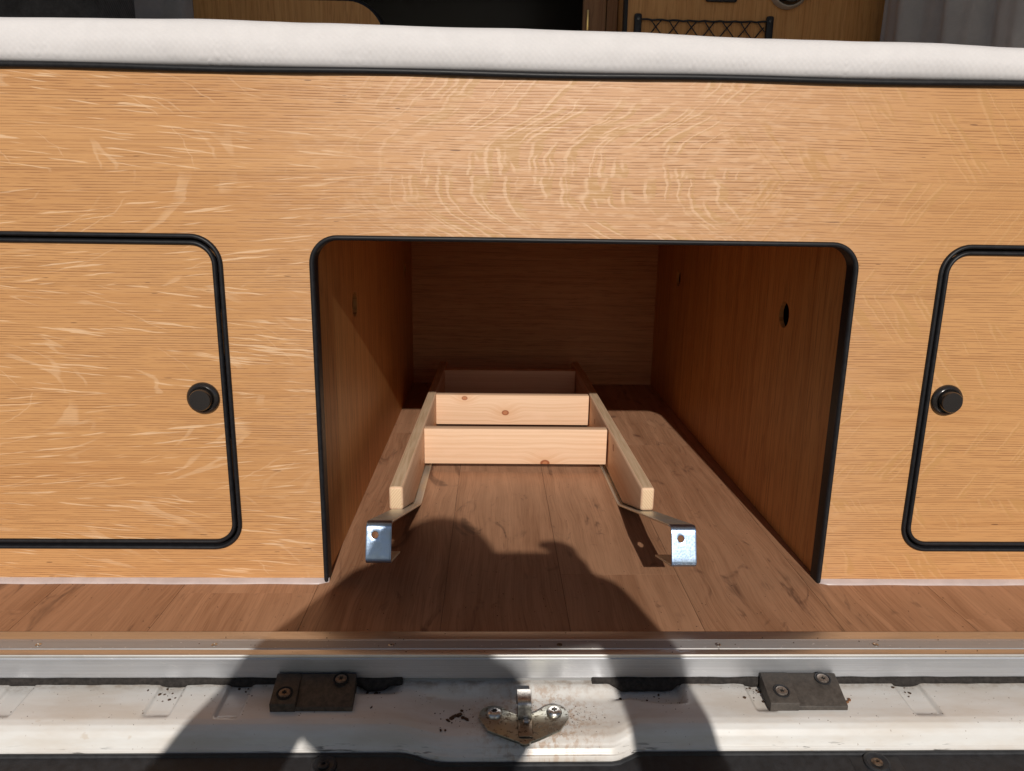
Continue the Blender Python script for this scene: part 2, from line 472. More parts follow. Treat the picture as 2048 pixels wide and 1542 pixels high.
def slab(name, loops, th, mat, frame, parent=None, bev=0.0):
    """flat board with holes: 2D loops filled, extruded by th; frame maps (u,v,w)->world, w from 0 (front) to th (back)"""
    cu = bpy.data.curves.new('s', 'CURVE'); cu.dimensions = '2D'; cu.fill_mode = 'BOTH'
    for L in loops:
        s = cu.splines.new('POLY'); s.points.add(len(L)-1); s.use_cyclic_u = True
        for p, q in zip(s.points, L): p.co = (q[0], q[1], 0, 1)
    cu.extrude = th/2 - bev
    if bev: cu.bevel_depth = bev; cu.bevel_resolution = 1; cu.offset = -bev
    t = bpy.data.objects.new('tmp', cu); COL.objects.link(t)
    dg = bpy.context.evaluated_depsgraph_get(); dg.update()
    me = bpy.data.meshes.new_from_object(t.evaluated_get(dg))
    bpy.data.objects.remove(t); bpy.data.curves.remove(cu)
    for v in me.vertices: v.co = Vector(frame(v.co.x, v.co.y, v.co.z + th/2))
    me.materials.clear()
    bm = bmesh.new(); bm.from_mesh(me)
    bmesh.ops.remove_doubles(bm, verts=bm.verts, dist=1e-5)
    bmesh.ops.recalc_face_normals(bm, faces=bm.faces); bm.to_mesh(me); bm.free()
    o = link(name, me, mat, parent)
    return shade_auto(o, 25)
def rrect(x0, z0, x1, z1, r, n=10, corners=(1,1,1,1)):
    """rounded rectangle, counter-clockwise from lower left; corners: ll, lr, ur, ul"""
    P = []
    for k, (cx, cz, a0) in enumerate(((x0+r, z0+r, 180), (x1-r, z0+r, 270), (x1-r, z1-r, 0), (x0+r, z1-r, 90))):
        if not corners[k]:
            P.append(((x0 if k in (0, 3) else x1), (z0 if k < 2 else z1))); continue
        for i in range(n+1):
            a = math.radians(a0 + 90*i/n); P.append((cx + r*math.cos(a), cz + r*math.sin(a)))
    return P
def circ(cx, cz, r, n=28):
    return [(cx + r*math.cos(2*math.pi*i/n), cz + r*math.sin(2*math.pi*i/n)) for i in range(n)]
def lathe(name, prof, mat, parent=None, n=32, axis='-y', at=(0,0,0), rot=None):
    """prof: (radius, height) from centre bottom up to centre top; height along axis"""
    bm = bmesh.new(); rings = []
    for r, h in prof:
        if r < 1e-6: rings.append([bm.verts.new((0, 0, h))])
        else: rings.append([bm.verts.new((r*math.cos(2*math.pi*i/n), r*math.sin(2*math.pi*i/n), h)) for i in range(n)])
    for a, b in zip(rings, rings[1:]):
        for i in range(n):
            j = (i+1) % n
            if len(a) == 1: bm.faces.new((a[0], b[i], b[j]))
            elif len(b) == 1: bm.faces.new((a[i], a[j], b[0]))
            else: bm.faces.new((a[i], a[j], b[j], b[i]))
    if axis == '-y': bm.transform(Matrix.Rotation(math.radians(90), 4, 'X'))
    if axis == 'x': bm.transform(Matrix.Rotation(math.radians(90), 4, 'Y'))
    if rot is not None: bm.transform(rot)
    bmesh.ops.translate(bm, vec=at, verts=bm.verts)
    bmesh.ops.recalc_face_normals(bm, faces=bm.faces)
    return shade_auto(from_bm(name, bm, mat, parent), 40)
FRONT = lambda y0: (lambda u, v, w: (u, y0 + w, v))

# ------------------------------------------------------------------ setting: ground and floor
bm = bmesh.new(); bmesh.ops.create_grid(bm, x_segments=2, y_segments=2, size=60)
bmesh.ops.translate(bm, vec=(0, 0, -0.60), verts=bm.verts)
tag(from_bm('ground', bm, GROUND_BOUNCE), kind='structure')
floor = box('floor', (-0.88, -0.1160, -0.0125), (0.88, 1.075, -0.0012), plain('floor_backing', (0.035, 0.02, 0.012), rough=0.9))
tag(floor, kind='structure')
seams = [-0.880, -0.8229, -0.6729, -0.5229, -0.3729, -0.2105, -0.0547, 0.0895, 0.2394, 0.3970, 0.5480, 0.6990, 0.880]
joints = {2: [-0.07], 3: [0.42], 4: [-0.0295], 5: [0.62], 6: [0.396], 7: [0.019], 8: [0.55], 9: [0.83], 10: [-0.0866], 11: [0.0]}
G = 0.00025
for i in range(len(seams)-1):
    ys = [-0.1155] + joints.get(i, []) + [1.07]
    for a, b in zip(ys, ys[1:]):
        box('plank', (seams[i]+G, a+0.0001, -0.0011), (seams[i+1]-G, b-0.0001, 0.0), FLOOR, floor)

# ------------------------------------------------------------------ bed cabinet
bed = empty('bed_cabinet', 'oak veneered bed base cabinet with black edged opening, spanning the van rear', 'cabinet')
OX0, OX1, OZ, OR = -0.2030, 0.4140, 0.4195, 0.030
DL, DR, DZ0, DZ1, DRAD = -0.3033, 0.5118, 0.0455, 0.4190, 0.032
XE = 0.894
outer = [(-XE, 0.0), (OX0, 0.0)]
n = 10
for i in range(n+1):
    a = math.radians(180 - 90*i/n); outer.append((OX0+OR + OR*math.cos(a), OZ-OR + OR*math.sin(a)))
for i in range(n+1):
    a = math.radians(90 - 90*i/n); outer.append((OX1-OR + OR*math.cos(a), OZ-OR + OR*math.sin(a)))
notch = outer[2:]
outer += [(OX1, 0.0), (XE, 0.0), (XE, 0.590), (-XE, 0.590)]
dl = rrect(-0.80, DZ0, DL, DZ1, DRAD); dr = rrect(DR, DZ0, 0.82, DZ1, DRAD)
TH = 0.016
slab('front_panel', [outer, dl, dr], TH, OAK, FRONT(0.0), bed)
# black edge trim of the big opening: half-round front bead plus a band through the thickness
tr = [(OX0, 0.0)] + notch + [(OX1, 0.0)]
def strip_band(name, path, yf, yb, inset, mat, parent, cyclic=False):
    """rubber edging wrapped round a cut edge: bead at the front, flat band through the board"""
    prof = [(0.0024, yf+0.0002), (0.0021, yf-0.0018), (0.0008, yf-0.0034), (-0.0014, yf-0.0034), (-inset+0.0004, yf-0.0020), (-inset, yf+0.001), (-inset, yb), (0.0005, yb)]
    P = [Vector((p[0], p[1])) for p in path]; N = len(P)
    # outward = away from the hole; find by the centroid of the path
    bm = bmesh.new(); rows = []
    for i in range(N):
        a = P[(i-1) % N] if (cyclic or i) else P[i]; b = P[(i+1) % N] if (cyclic or i < N-1) else P[i]
        d = (b - a).normalized(); nrm = Vector((-d.y, d.x))
        rows.append([bm.verts.new((P[i].x + nrm.x*o*SIDE[0], y, P[i].y + nrm.y*o*SIDE[0])) for o, y in prof])
    for i in range(N if cyclic else N-1):
        A, B = rows[i], rows[(i+1) % N]
        for k in range(len(prof)-1): bm.faces.new((A[k], A[k+1], B[k+1], B[k]))
    if not cyclic:
        for R_ in (rows[0], rows[-1]): bm.faces.new(R_)
    bmesh.ops.recalc_face_normals(bm, faces=bm.faces)
    return shade_auto(from_bm(name, bm, mat, parent), 60)
SIDE = [1.0]      # path runs clockwise round the hole, so the left normal points away from it
strip_band('opening_trim', tr, 0.0, TH+0.001, 0.0035, RUBBER, bed)
# top edge bead below the mattress
tube('top_trim', [(-XE + i*0.05, -0.0020 + 0.0006*math.sin(i*1.7), 0.5920 + 0.0007*math.sin(i*0.9)) for i in range(36)], 0.0035, RUBBER, bed)
# sealant along the foot of the panel
def bead(x0, x1, ph):
    pts = []; k = int((x1-x0)/0.012)
    bm = bmesh.new(); rows = []
    for i in range(k+1):
        x = x0 + (x1-x0)*i/k
        wv = 0.0078 + 0.0005*math.sin(x*31+ph) + 0.0004*math.sin(x*77+ph*2)
        e = min(1.0, min(i, k-i)/1.5 + 0.35)
        rows.append([bm.verts.new(q) for q in ((x, 0.0005, 0.0048), (x, -0.0015, 0.0042), (x, -wv*0.55*e, 0.0020), (x, -wv*e, 0.0004), (x, -wv*e, -0.001), (x, 0.0005, -0.001))])
    for A, B in zip(rows, rows[1:]):
        for q in range(5): bm.faces.new((A[q], A[q+1], B[q+1], B[q]))
    bm.faces.new(rows[0]); bm.faces.new(rows[-1])
    bmesh.ops.recalc_face_normals(bm, faces=bm.faces)
    return from_bm('sealant_bead', bm, SILICONE, bed, True)
bead(-0.87, OX0 + 0.004, 0.3); bead(OX1 - 0.002, 0.87, 1.9)
# doors
def door(loop, kx, kz, lab):
    g = 0.0072
    cx = sum(p[0] for p in loop)/len(loop); cz = sum(p[1] for p in loop)/len(loop)
    # inset the outline by g
    L = []
    N = len(loop)
    for i in range(N):
        a, b = Vector(loop[i-1]), Vector(loop[(i+1) % N]); d = (b-a).normalized(); L.append((loop[i][0] - d.y*g, loop[i][1] + d.x*g))
    d = slab('door', [L], TH, OAK, FRONT(0.0012), bed)
    d['label'] = lab
    SIDE[0] = -1.0      # the band wraps the outside of the door leaf
    prof_path = L
    o = strip_band('edge_trim', L, 0.0012, TH+0.0012, 0.0030, RUBBER, d, cyclic=True)
    SIDE[0] = -1.0
    o2 = strip_band('frame_trim', loop, 0.0, TH+0.001, 0.0028, RUBBER, bed, cyclic=True)
    SIDE[0] = 1.0
    def off(dist):
        Q = []
        for i in range(N):
            a_, b_ = Vector(loop[i-1]), Vector(loop[(i+1) % N]); e_ = (b_-a_).normalized(); Q.append((loop[i][0] - e_.y*dist, loop[i][1] + e_.x*dist))
        return Q
    slab('door_light_block', [off(-0.012), off(0.022)], 0.010, SHADE_BLACK, FRONT(TH+0.0022), bed)  # unseen ring added behind the door gap to stop light leaking in
    # push lock
    lathe('lock_rosette', [(0.0, 0.0), (0.0188, 0.0), (0.0190, 0.0018), (0.0178, 0.0042), (0.0150, 0.0056), (0.0136, 0.0050), (0.0134, 0.0020), (0.0, 0.0020)], BLACKMET, d, n=40, at=(kx, 0.0012, kz))
    lathe('lock_button', [(0.0124, 0.0015), (0.0126, 0.0120), (0.0118, 0.0136), (0.0, 0.0140)], BLACKMET, d, n=40, at=(kx, 0.0012, kz))
    return d
door(dl, -0.3352, 0.2335, 'left oak door with black push lock near its right edge')
door(dr, 0.5422, 0.2385, 'right oak door with black push lock near its left edge')
# box walls with drilled holes
def side_wall(x0, x1, holes):
    L = [[(TH, 0.0005), (1.062, 0.0005), (1.062, 0.440), (TH, 0.440)]] + [circ(a, b, r) for a, b, r in holes]
    return slab('side_wall', L, x1-x0, WALL_OAK, lambda u, v, w: (x0 + w, u, v), bed)
side_wall(-0.2095, -0.2032, [(0.259, 0.310, 0.0185), (0.905, 0.304, 0.0185)])
side_wall(0.4150, 0.4212, [(0.2014, 0.310, 0.0185), (0.832, 0.300, 0.0185)])
box('back_wall', (-0.2030, 1.056, 0.0005), (0.4148, 1.072, 0.4385), BACK_OAK, bed)
box('under_board', (-0.219, TH+0.0005, 0.4405), (0.431, 1.072, 0.452), BACK_OAK, bed)
box('bed_board', (-0.8945, TH+0.001, 0.570), (0.8945, 1.30, 0.588), BACK_OAK, bed)
# closed store behind the doors, near-black to put shade in its colour
for (a, b) in ((-0.894, -0.225), (0.437, 0.894)):
    box('store_back', (a, 0.50, 0.0005), (b, 0.51, 0.568), SHADE_BLACK, bed)

# ------------------------------------------------------------------ wooden frame with hooked steel straps
fr = empty('slatted_frame', 'low pale pine frame with three crossbars and zinc hook straps inside the opening', 'wooden frame')
ZT, ZB = 0.0790, 0.0030
def rail(xf0, xf1, xb0, xb1, yf, yb):
    kink = 0.247
    prof = [(yf, 0.0455), (yf, ZT), (yb, ZT), (yb, ZB), (kink, ZB)]
    bm = bmesh.new()
    def X(y, s):
        t = (y-yf)/(yb-yf); return (xf0 + (xb0-xf0)*t) if s == 0 else (xf1 + (xb1-xf1)*t)
    A = [bm.verts.new((X(y, 0), y, z)) for y, z in prof]; B = [bm.verts.new((X(y, 1), y, z)) for y, z in prof]
    fa = bm.faces.new(A); fb = bm.faces.new(B[::-1])
    side = []
    for i in range(5):
        j = (i+1) % 5; side.append(bm.faces.new((A[i], B[i], B[j], A[j])))
    bm.faces.ensure_lookup_table()
    bmesh.ops.recalc_face_normals(bm, faces=bm.faces)
    bmesh.ops.bevel(bm, geom=[e for e in bm.edges], offset=0.0042, segments=4, affect='EDGES', profile=0.5)
    bm.normal_update()
    for f in bm.faces:
        if f.normal.y < -0.9: f.material_index = 1
        elif f.normal.z > 0.9: f.material_index = 2
    return shade_auto(from_bm('rail', bm, [PINE_Y, ENDG, SAWN], fr), 50)
rail(-0.1400, -0.1205, -0.1262, -0.1085, 0.117, 0.962)
rail(0.2080, 0.2268, 0.1955, 0.2140, 0.118, 0.966)
for y, za, zb, xa, xb in ((0.3930, 0.0150, 0.0786, -0.1162, 0.2010), (0.6280, 0.0165, 0.0786, -0.1130, 0.1982), (0.8600, 0.0180, 0.0786, -0.1104, 0.1952)):
    box('crossbar', (xa, y, za), (xb, y+0.0185, zb), PINE_X, fr, bev=0.0014)
def strap(xa0, xa1, xb0, xb1, dz):
    """flat zinc strap: along the rail foot, up at the kink, bent down 90 deg with a hole, then back under as a lip"""
    sl_ = math.radians(18.0); cs, sn = math.cos(sl_), math.sin(sl_)
    T = 0.0024
    path = [(0.70, 0.0006)]
    path.append((0.262, 0.0006)); path.append((0.247, 0.0014)); path.append((0.236, 0.0040))
    ytop, ztop = -0.062, 0.1035 + dz
    path.append((ytop+0.006, ztop-0.006*math.tan(sl_)))
    for k in range(1, 7):                       # rounded shoulder
        a = math.radians(90*k/7)
        path.append((ytop - 0.006*math.sin(a)*cs - 0.006*(1-math.cos(a))*sn, ztop + 0.006*math.sin(a)*sn*0.6 - 0.006*(1-math.cos(a))*cs))
    p0 = path[-1]; L = 0.034
    face0 = len(path) - 1
    for k in range(1, 9): path.append((p0[0] - L*sn*k/8, p0[1] - L*cs*k/8))
    face1 = len(path) - 1
    p1 = path[-1]
    for k in range(1, 7):
        a = math.radians(90*k/6)
        path.append((p1[0] + 0.005*(1-math.cos(a))*cs - 0.005*math.sin(a)*sn, p1[1] - 0.005*math.sin(a)*cs - 0.005*(1-math.cos(a))*sn))
    p2 = path[-1]
    path.append((p2[0] + 0.076*cs, p2[1] - 0.076*sn))
    # width stations, finer across the face so a round hole can be cut
    W = 14
    bm = bmesh.new(); V = []
    y_front, y_back = path[face1][0], 0.70
    for (y, z) in path:
        t = (y - y_front)/(y_back - y_front)
        x0 = xa0 + (xb0-xa0)*t; x1 = xa1 + (xb1-xa1)*t
        V.append([bm.verts.new((x0 + (x1-x0)*k/W, y, z)) for k in range(W+1)])
    hole_c = None
    for i in range(len(path)-1):
        for k in range(W): bm.faces.new((V[i][k], V[i][k+1], V[i+1][k+1], V[i+1][k]))
    bmesh.ops.recalc_face_normals(bm, faces=bm.faces)
    # hole: remove faces near the centre, snap the rim to a circle
    fc = path[face0 + 2]
    hx = (xa0 + xa1)/2 + HOLE[0]; hc = Vector((hx, fc[0], fc[1])); HR = 0.0040
    kill = [f for f in bm.faces if (f.calc_center_median() - hc).length < HR*1.05]
    rim = set(v for f in kill for v in f.verts if any(g not in kill for g in v.link_faces))
    bmesh.ops.delete(bm, geom=kill, context='FACES')
    for v in rim:
        d = v.co - hc; v.co = hc + d.normalized()*HR
    # notch in the lower edge of the face
    o = from_bm('hook_strap', bm, [ZINCY, ZINC_SKY], fr, True)
    me = o.data
    for p in me.polygons:
        c = p.center
        if c.y < -0.050: p.material_index = 1
    md = o.modifiers.new('s', 'SOLIDIFY'); md.thickness = T; md.offset = 0.0
    bv = o.modifiers.new('b', 'BEVEL'); bv.width = 0.0005; bv.segments = 2; bv.limit_method = 'ANGLE'
    return o
HOLE = [-0.0040]
strap(-0.1395, -0.1110, -0.130, -0.104, 0.0035)
HOLE = [-0.0035]
strap(0.2050, 0.2335, 0.191, 0.217, 0.0)

# ------------------------------------------------------------------ mattress
def mattress():
    prof = []
    y0, z0, z1, y1, r = -0.0015, 0.5945, 0.6375, 0.80, 0.018
    prof += [(0.030, z0), (0.004, z0), (y0, z0+0.004)]
    for k in range(1, 5): prof.append((y0 - 0.0035*math.sin(math.pi*k/5)*0.8, z0 + 0.004 + (z1-r-z0-0.004)*k/4))
    for k in range(1, 9):
        a = math.radians(90*k/8); prof.append((y0 + r - r*math.cos(a), z1 - r + r*math.sin(a)))
    prof += [(0.2, z1+0.003), (0.5, z1+0.003), (y1, z1)]
    bm = bmesh.new(); rows = []; NX = 160
    for i in range(NX+1):
        x = -0.86 + 1.72*i/NX
        h = 0.0035*math.sin(x*3.1 + 2.2) - 0.0030*x*1.5 + 0.0007*math.sin(x*17) + 0.0003*math.sin(x*41+1)
        row = []
        for (y, z) in prof:
            f = max(0, (z - z0)/(z1 - z0))
            row.append(bm.verts.new((x, y + 0.0012*math.sin(x*23 + z*60), z + h*f + 0.0003*mnoise.noise(Vector((x*30, y*30, z*30))))))
        rows.append(row)
    for A, B in zip(rows, rows[1:]):
        for k in range(len(prof)-1): bm.faces.new((A[k], A[k+1], B[k+1], B[k]))
    bmesh.ops.contextual_create(bm, geom=rows[0]); bmesh.ops.contextual_create(bm, geom=rows[-1])
    bmesh.ops.recalc_face_normals(bm, faces=bm.faces)
    o = from_bm('mattress', bm, MATTRESS, None, True)
    return tag(o, 'thin white knitted mattress lying on top of the oak bed cabinet', 'mattress')
mattress()

# ------------------------------------------------------------------ van: threshold, sill, latch, bumper, shell
van = empty('van', 'white camper van rear sill with aluminium threshold, latch and black bumper', 'van')
def extrude_x(name, prof, x0, x1, mat, parent, nx=1, closed=True, fn=None, smooth=True, ang=30):
    bm = bmesh.new(); rows = []
    for i in range(nx+1):
        x = x0 + (x1-x0)*i/nx
        rows.append([bm.verts.new((x, y, z) if fn is None else fn(x, y, z)) for y, z in prof])
    m_ = len(prof)
    for A, B in zip(rows, rows[1:]):
        for k in range(m_ if closed else m_-1):
            bm.faces.new((A[k], A[(k+1) % m_], B[(k+1) % m_], B[k]))
    if closed: bm.faces.new(rows[0]); bm.faces.new(rows[-1][::-1])
    bmesh.ops.recalc_face_normals(bm, faces=bm.faces)
    o = from_bm(name, bm, mat, parent)
    return shade_auto(o, ang) if smooth else o
YT = -0.1612
# flange with a raised middle band, then a nose and the upright face as a second material
tp = [(-0.1168, -0.003), (-0.1168, 0.0022), (-0.1180, 0.0028), (-0.1330, 0.0028), (-0.1338, 0.0022), (-0.1352, 0.0022), (-0.1360, 0.0031), (-0.1500, 0.0031), (-0.1508, 0.0023), (-0.1522, 0.0023), (-0.1530, 0.0029),
      (-0.1590, 0.0029), (-0.1606, 0.0023), (YT, 0.0008), (YT, -0.0008)]
tb = [(-0.1590, -0.0008), (-0.1590, -0.003)]
thr = extrude_x('threshold_flange', tp + tb, -0.88, 0.88, ALU, van)
thr.data.materials.append(ALU3)
for p in thr.data.polygons:
    if -0.1506 < p.center.y < -0.1354 and p.normal.z > 0.9: p.material_index = 1
thr['label'] = 'polished aluminium flange with small screws along the floor edge'
face = extrude_x('threshold_face', [(YT+0.0006, -0.0012), (YT-0.0004, -0.0022), (YT-0.0004, -0.0240), (YT+0.0004, -0.0250), (YT+0.003, -0.0250), (YT+0.003, -0.0012)], -0.88, 0.88, ALU2, van)
face['label'] = 'brushed upright aluminium face below the flange'
def lobes(r, r2_, n=6, k=4):
    return [((r if i % 2 == 0 else r2_)*math.cos(math.pi*i/n), (r if i % 2 == 0 else r2_)*math.sin(math.pi*i/n)) for i in range(2*n)]
def screw(parent, at, r, mat, tilt=None, star=0.52, h=0.35, name='screw'):
    bm = bmesh.new(); N = 12
    S_ = lobes(r*star, r*star*0.62)
    rings = []
    for rr, hh in ((1.0, 0.0), (0.98, h*0.45), (0.80, h*0.85), (0.62, h)):
        rings.append([bm.verts.new((r*rr*math.cos(2*math.pi*i/N), r*rr*math.sin(2*math.pi*i/N), r*hh)) for i in range(N)])
    rings.append([bm.verts.new((x, y, r*h)) for x, y in S_])
    rings.append([bm.verts.new((x*0.8, y*0.8, r*h*0.2)) for x, y in S_])
    for A, B in zip(rings, rings[1:]):
        for i in range(N): bm.faces.new((A[i], A[(i+1) % N], B[(i+1) % N], B[i]))
    f = bm.faces.new(rings[-1]); f.material_index = 1
    bmesh.ops.recalc_face_normals(bm, faces=bm.faces)
    if tilt is not None: bm.transform(tilt)
    bmesh.ops.translate(bm, vec=at, verts=bm.verts)
    return shade_auto(from_bm(name, bm, [mat, SHADE_BLACK], parent), 45)
for x, mt in ((-0.4716, STEEL), (-0.2893, STEEL), (-0.1040, STEEL), (0.0745, RUSTY), (0.2445, STEEL), (0.4155, STEEL), (0.60, STEEL)):
    screw(thr, (x, -0.1436, 0.0031), 0.0031, mt, Matrix.Rotation(x*9, 4, 'Z'), h=0.30)

# the painted sill: a pressed profile with a latch bay, pockets and ribs
def sm(a, b, x):
    t = max(0.0, min(1.0, (x-a)/(b-a))) if a != b else float(x > a); return t*t*(3-2*t)
SP = [(-0.140, -0.0290), (-0.161, -0.0300), (-0.175, -0.0310), (-0.190, -0.0322), (-0.203, -0.0332), (-0.212, -0.0342), (-0.2180, -0.0362), (-0.2222, -0.0400), (-0.2252, -0.0450), (-0.2270, -0.0500), (-0.2285, -0.0535), (-0.2300, -0.0550), (-0.2308, -0.0580), (-0.2308, -0.0700)]
def resample(P, k):
    out = []
    for a, b in zip(P, P[1:]):
        for i in range(k): out.append((a[0] + (b[0]-a[0])*i/k, a[1] + (b[1]-a[1])*i/k))
    return out + [P[-1]]
SPF = resample(SP, 5)
def sill_fn(x, y, z):
    bay = sm(-0.098, -0.030, x)*(1 - sm(0.118, 0.150, x))          # latch bay
    # bay: floor drops behind, lip pushed forward
    yy, zz = y, z
    drop = bay*sm(-0.164, -0.178, y)*(1 - sm(-0.222, -0.232, y))*0.0085
    zz -= drop
    yy -= bay*sm(-0.195, -0.226, y)*0.0085
    zz -= bay*sm(-0.226, -0.236, y)*0.0040
    # channels pressed across the ledge
    for c, wd, yend in ((-0.326, 0.0125, -0.2075), (-0.2565, 0.0115, -0.2100), (0.2790, 0.0100, -0.2020), (0.4420, 0.0135, -0.2080), (0.610, 0.0125, -0.2075), (-0.48, 0.0125, -0.2075)):
        cc = c + (y + 0.15)*(0.02 if c < 0 else -0.02)
        g = (1 - sm(wd-0.0013, wd+0.0013, abs(x-cc))) * (1 - sm(yend+0.006, yend-0.004, y))
        zz -= 0.0036*g
    # pocket right of the latch bay, and its mirror
    g = sm(0.122, 0.142, x)*(1 - sm(0.196, 0.204, x))*(1 - sm(-0.1820 - 0.010*sm(0.125, 0.18, x) + 0.006, -0.1820 - 0.010*sm(0.125, 0.18, x), y))
    zz -= 0.0085*g
    g = sm(-0.140, -0.134, x)*(1 - sm(-0.106, -0.088, x))*(1 - sm(-0.1700, -0.1790, y))
    zz -= 0.0085*g
    zz += 0.0004*mnoise.noise(Vector((x*14, y*40, 3.3)))
    return (x, yy, zz)
sill = extrude_x('sill', SPF, -0.88, 0.88, PAINT, van, nx=1100, closed=False, fn=sill_fn, ang=70)
# grimy rubber seal squeezed out below the aluminium face
def seal_piece(x0, x1, ph, deep):
    k = max(6, int((x1-x0)/0.006)); bm = bmesh.new(); rows = []
    for i in range(k+1):
        x = x0 + (x1-x0)*i/k; e = 1.0 if 0 < i < k else 0.75
        lo = -0.0308 + 0.0010*mnoise.noise(Vector((x*45, ph, 0))) - deep(x)
        hi = -0.0235 + 0.0008*mnoise.noise(Vector((x*38, ph+5, 0)))
        yf = YT - 0.0030 - 0.0012*mnoise.noise(Vector((x*60, ph, 3))) - deep(x)*0.9
        rows.append([bm.verts.new((x, y, z)) for y, z in ((YT+0.004, hi), (YT-0.0012*e, hi), (YT + (yf-YT)*0.8*e, (hi*0.6+lo*0.4)), (yf, lo+0.0010), (yf+0.001, lo-0.0012), (YT+0.004, lo-0.002))])
    for A, B in zip(rows, rows[1:]):
        for q in range(6): bm.faces.new((A[q], A[(q+1) % 6], B[(q+1) % 6], B[q]))
    bm.faces.new(rows[0]); bm.faces.new(rows[-1])
    bmesh.ops.recalc_face_normals(bm, faces=bm.faces)
    return from_bm('seal_strip', bm, SEAL, van, True)
seal_piece(-0.87, -0.0905, 1.0, lambda x: 0.0042*sm(-0.136, -0.128, x)*(1 - sm(-0.112, -0.100, x)) + 0.0014*(sm(-0.340, -0.332, x)*(1 - sm(-0.318, -0.310, x)) + sm(-0.270, -0.262, x)*(1 - sm(-0.250, -0.243, x))))
seal_piece(0.1080, 0.87, 4.0, lambda x: 0.0046*sm(0.126, 0.140, x)*(1 - sm(0.190, 0.200, x)) + 0.0014*(sm(0.266, 0.274, x)*(1 - sm(0.286, 0.292, x)) + sm(0.426, 0.434, x)*(1 - sm(0.452, 0.460, x))))

# plastic guide blocks
def block(x0, x1, xs, lab, mat, flip, xskew):
    bm = bmesh.new()
    yb, yf = -0.1640, -0.2035
    zt_b, zt_f, zb = -0.0165, -0.0245, -0.0350
    def hexa(a0, a1, yb_, yf_, zb_, ztb, ztf):
        v = []
        for (x, y, z) in ((a0, yb_, zb_), (a1, yb_, zb_), (a1 - xskew, yf_, zb_), (a0 - xskew, yf_, zb_), (a0, yb_, ztb), (a1, yb_, ztb), (a1 - xskew, yf_, ztf), (a0 - xskew, yf_, ztf)):
            v.append(bm.verts.new((x, y, z)))
        for f in ((0,3,2,1), (4,5,6,7), (0,1,5,4), (1,2,6,5), (2,3,7,6), (3,0,4,7)): bm.faces.new([v[i] for i in f])
    hexa(x0, xs, yb, yf, zb, zt_b, zt_f)
    hexa(xs-0.0005, x1, yb-0.0003, yf+0.0006, zb+0.0002, zt_b-0.0003, zt_f-0.0042)
    bmesh.ops.bevel(bm, geom=list(bm.edges), offset=0.0009, segments=2, affect='EDGES', profile=0.5)
    bmesh.ops.recalc_face_normals(bm, faces=bm.faces)
    o = shade_auto(from_bm('guide_block', bm, mat, van), 40); o['label'] = lab
    return o
bl = block(-0.2190, -0.1375, -0.1935, 'dark worn plastic guide block left of the latch', WEDGE, False, -0.002)
br = block(0.2845, 0.3640, 0.3140, 'dark plastic guide block right of the latch', DUSTY, True, 0.0015)
def pad(parent, x, y, z, r, mat):
    til = Matrix.Rotation(math.radians(11), 4, 'X')
    lathe('screw_recess', [(r*1.32, 0.0), (r*1.34, 0.0011), (r*1.15, 0.0012), (r*1.08, 0.0002), (0.0, 0.0001)], SHADE_BLACK if mat is RUSTY else BLACKPL, parent, n=28, axis='z', at=(x, y, z), rot=til)
    screw(parent, (x, y, z+0.0003), r, mat, til @ Matrix.Rotation(x*7, 4, 'Z'), h=0.25)
pad(bl, -0.2050, -0.1900, -0.0219, 0.0062, RUSTY); pad(bl, -0.1520, -0.1720, -0.0183, 0.0060, RUSTY)
pad(br, 0.2990, -0.1885, -0.0216, 0.0062, DULL); pad(br, 0.3480, -0.1725, -0.0184, 0.0062, DULL)

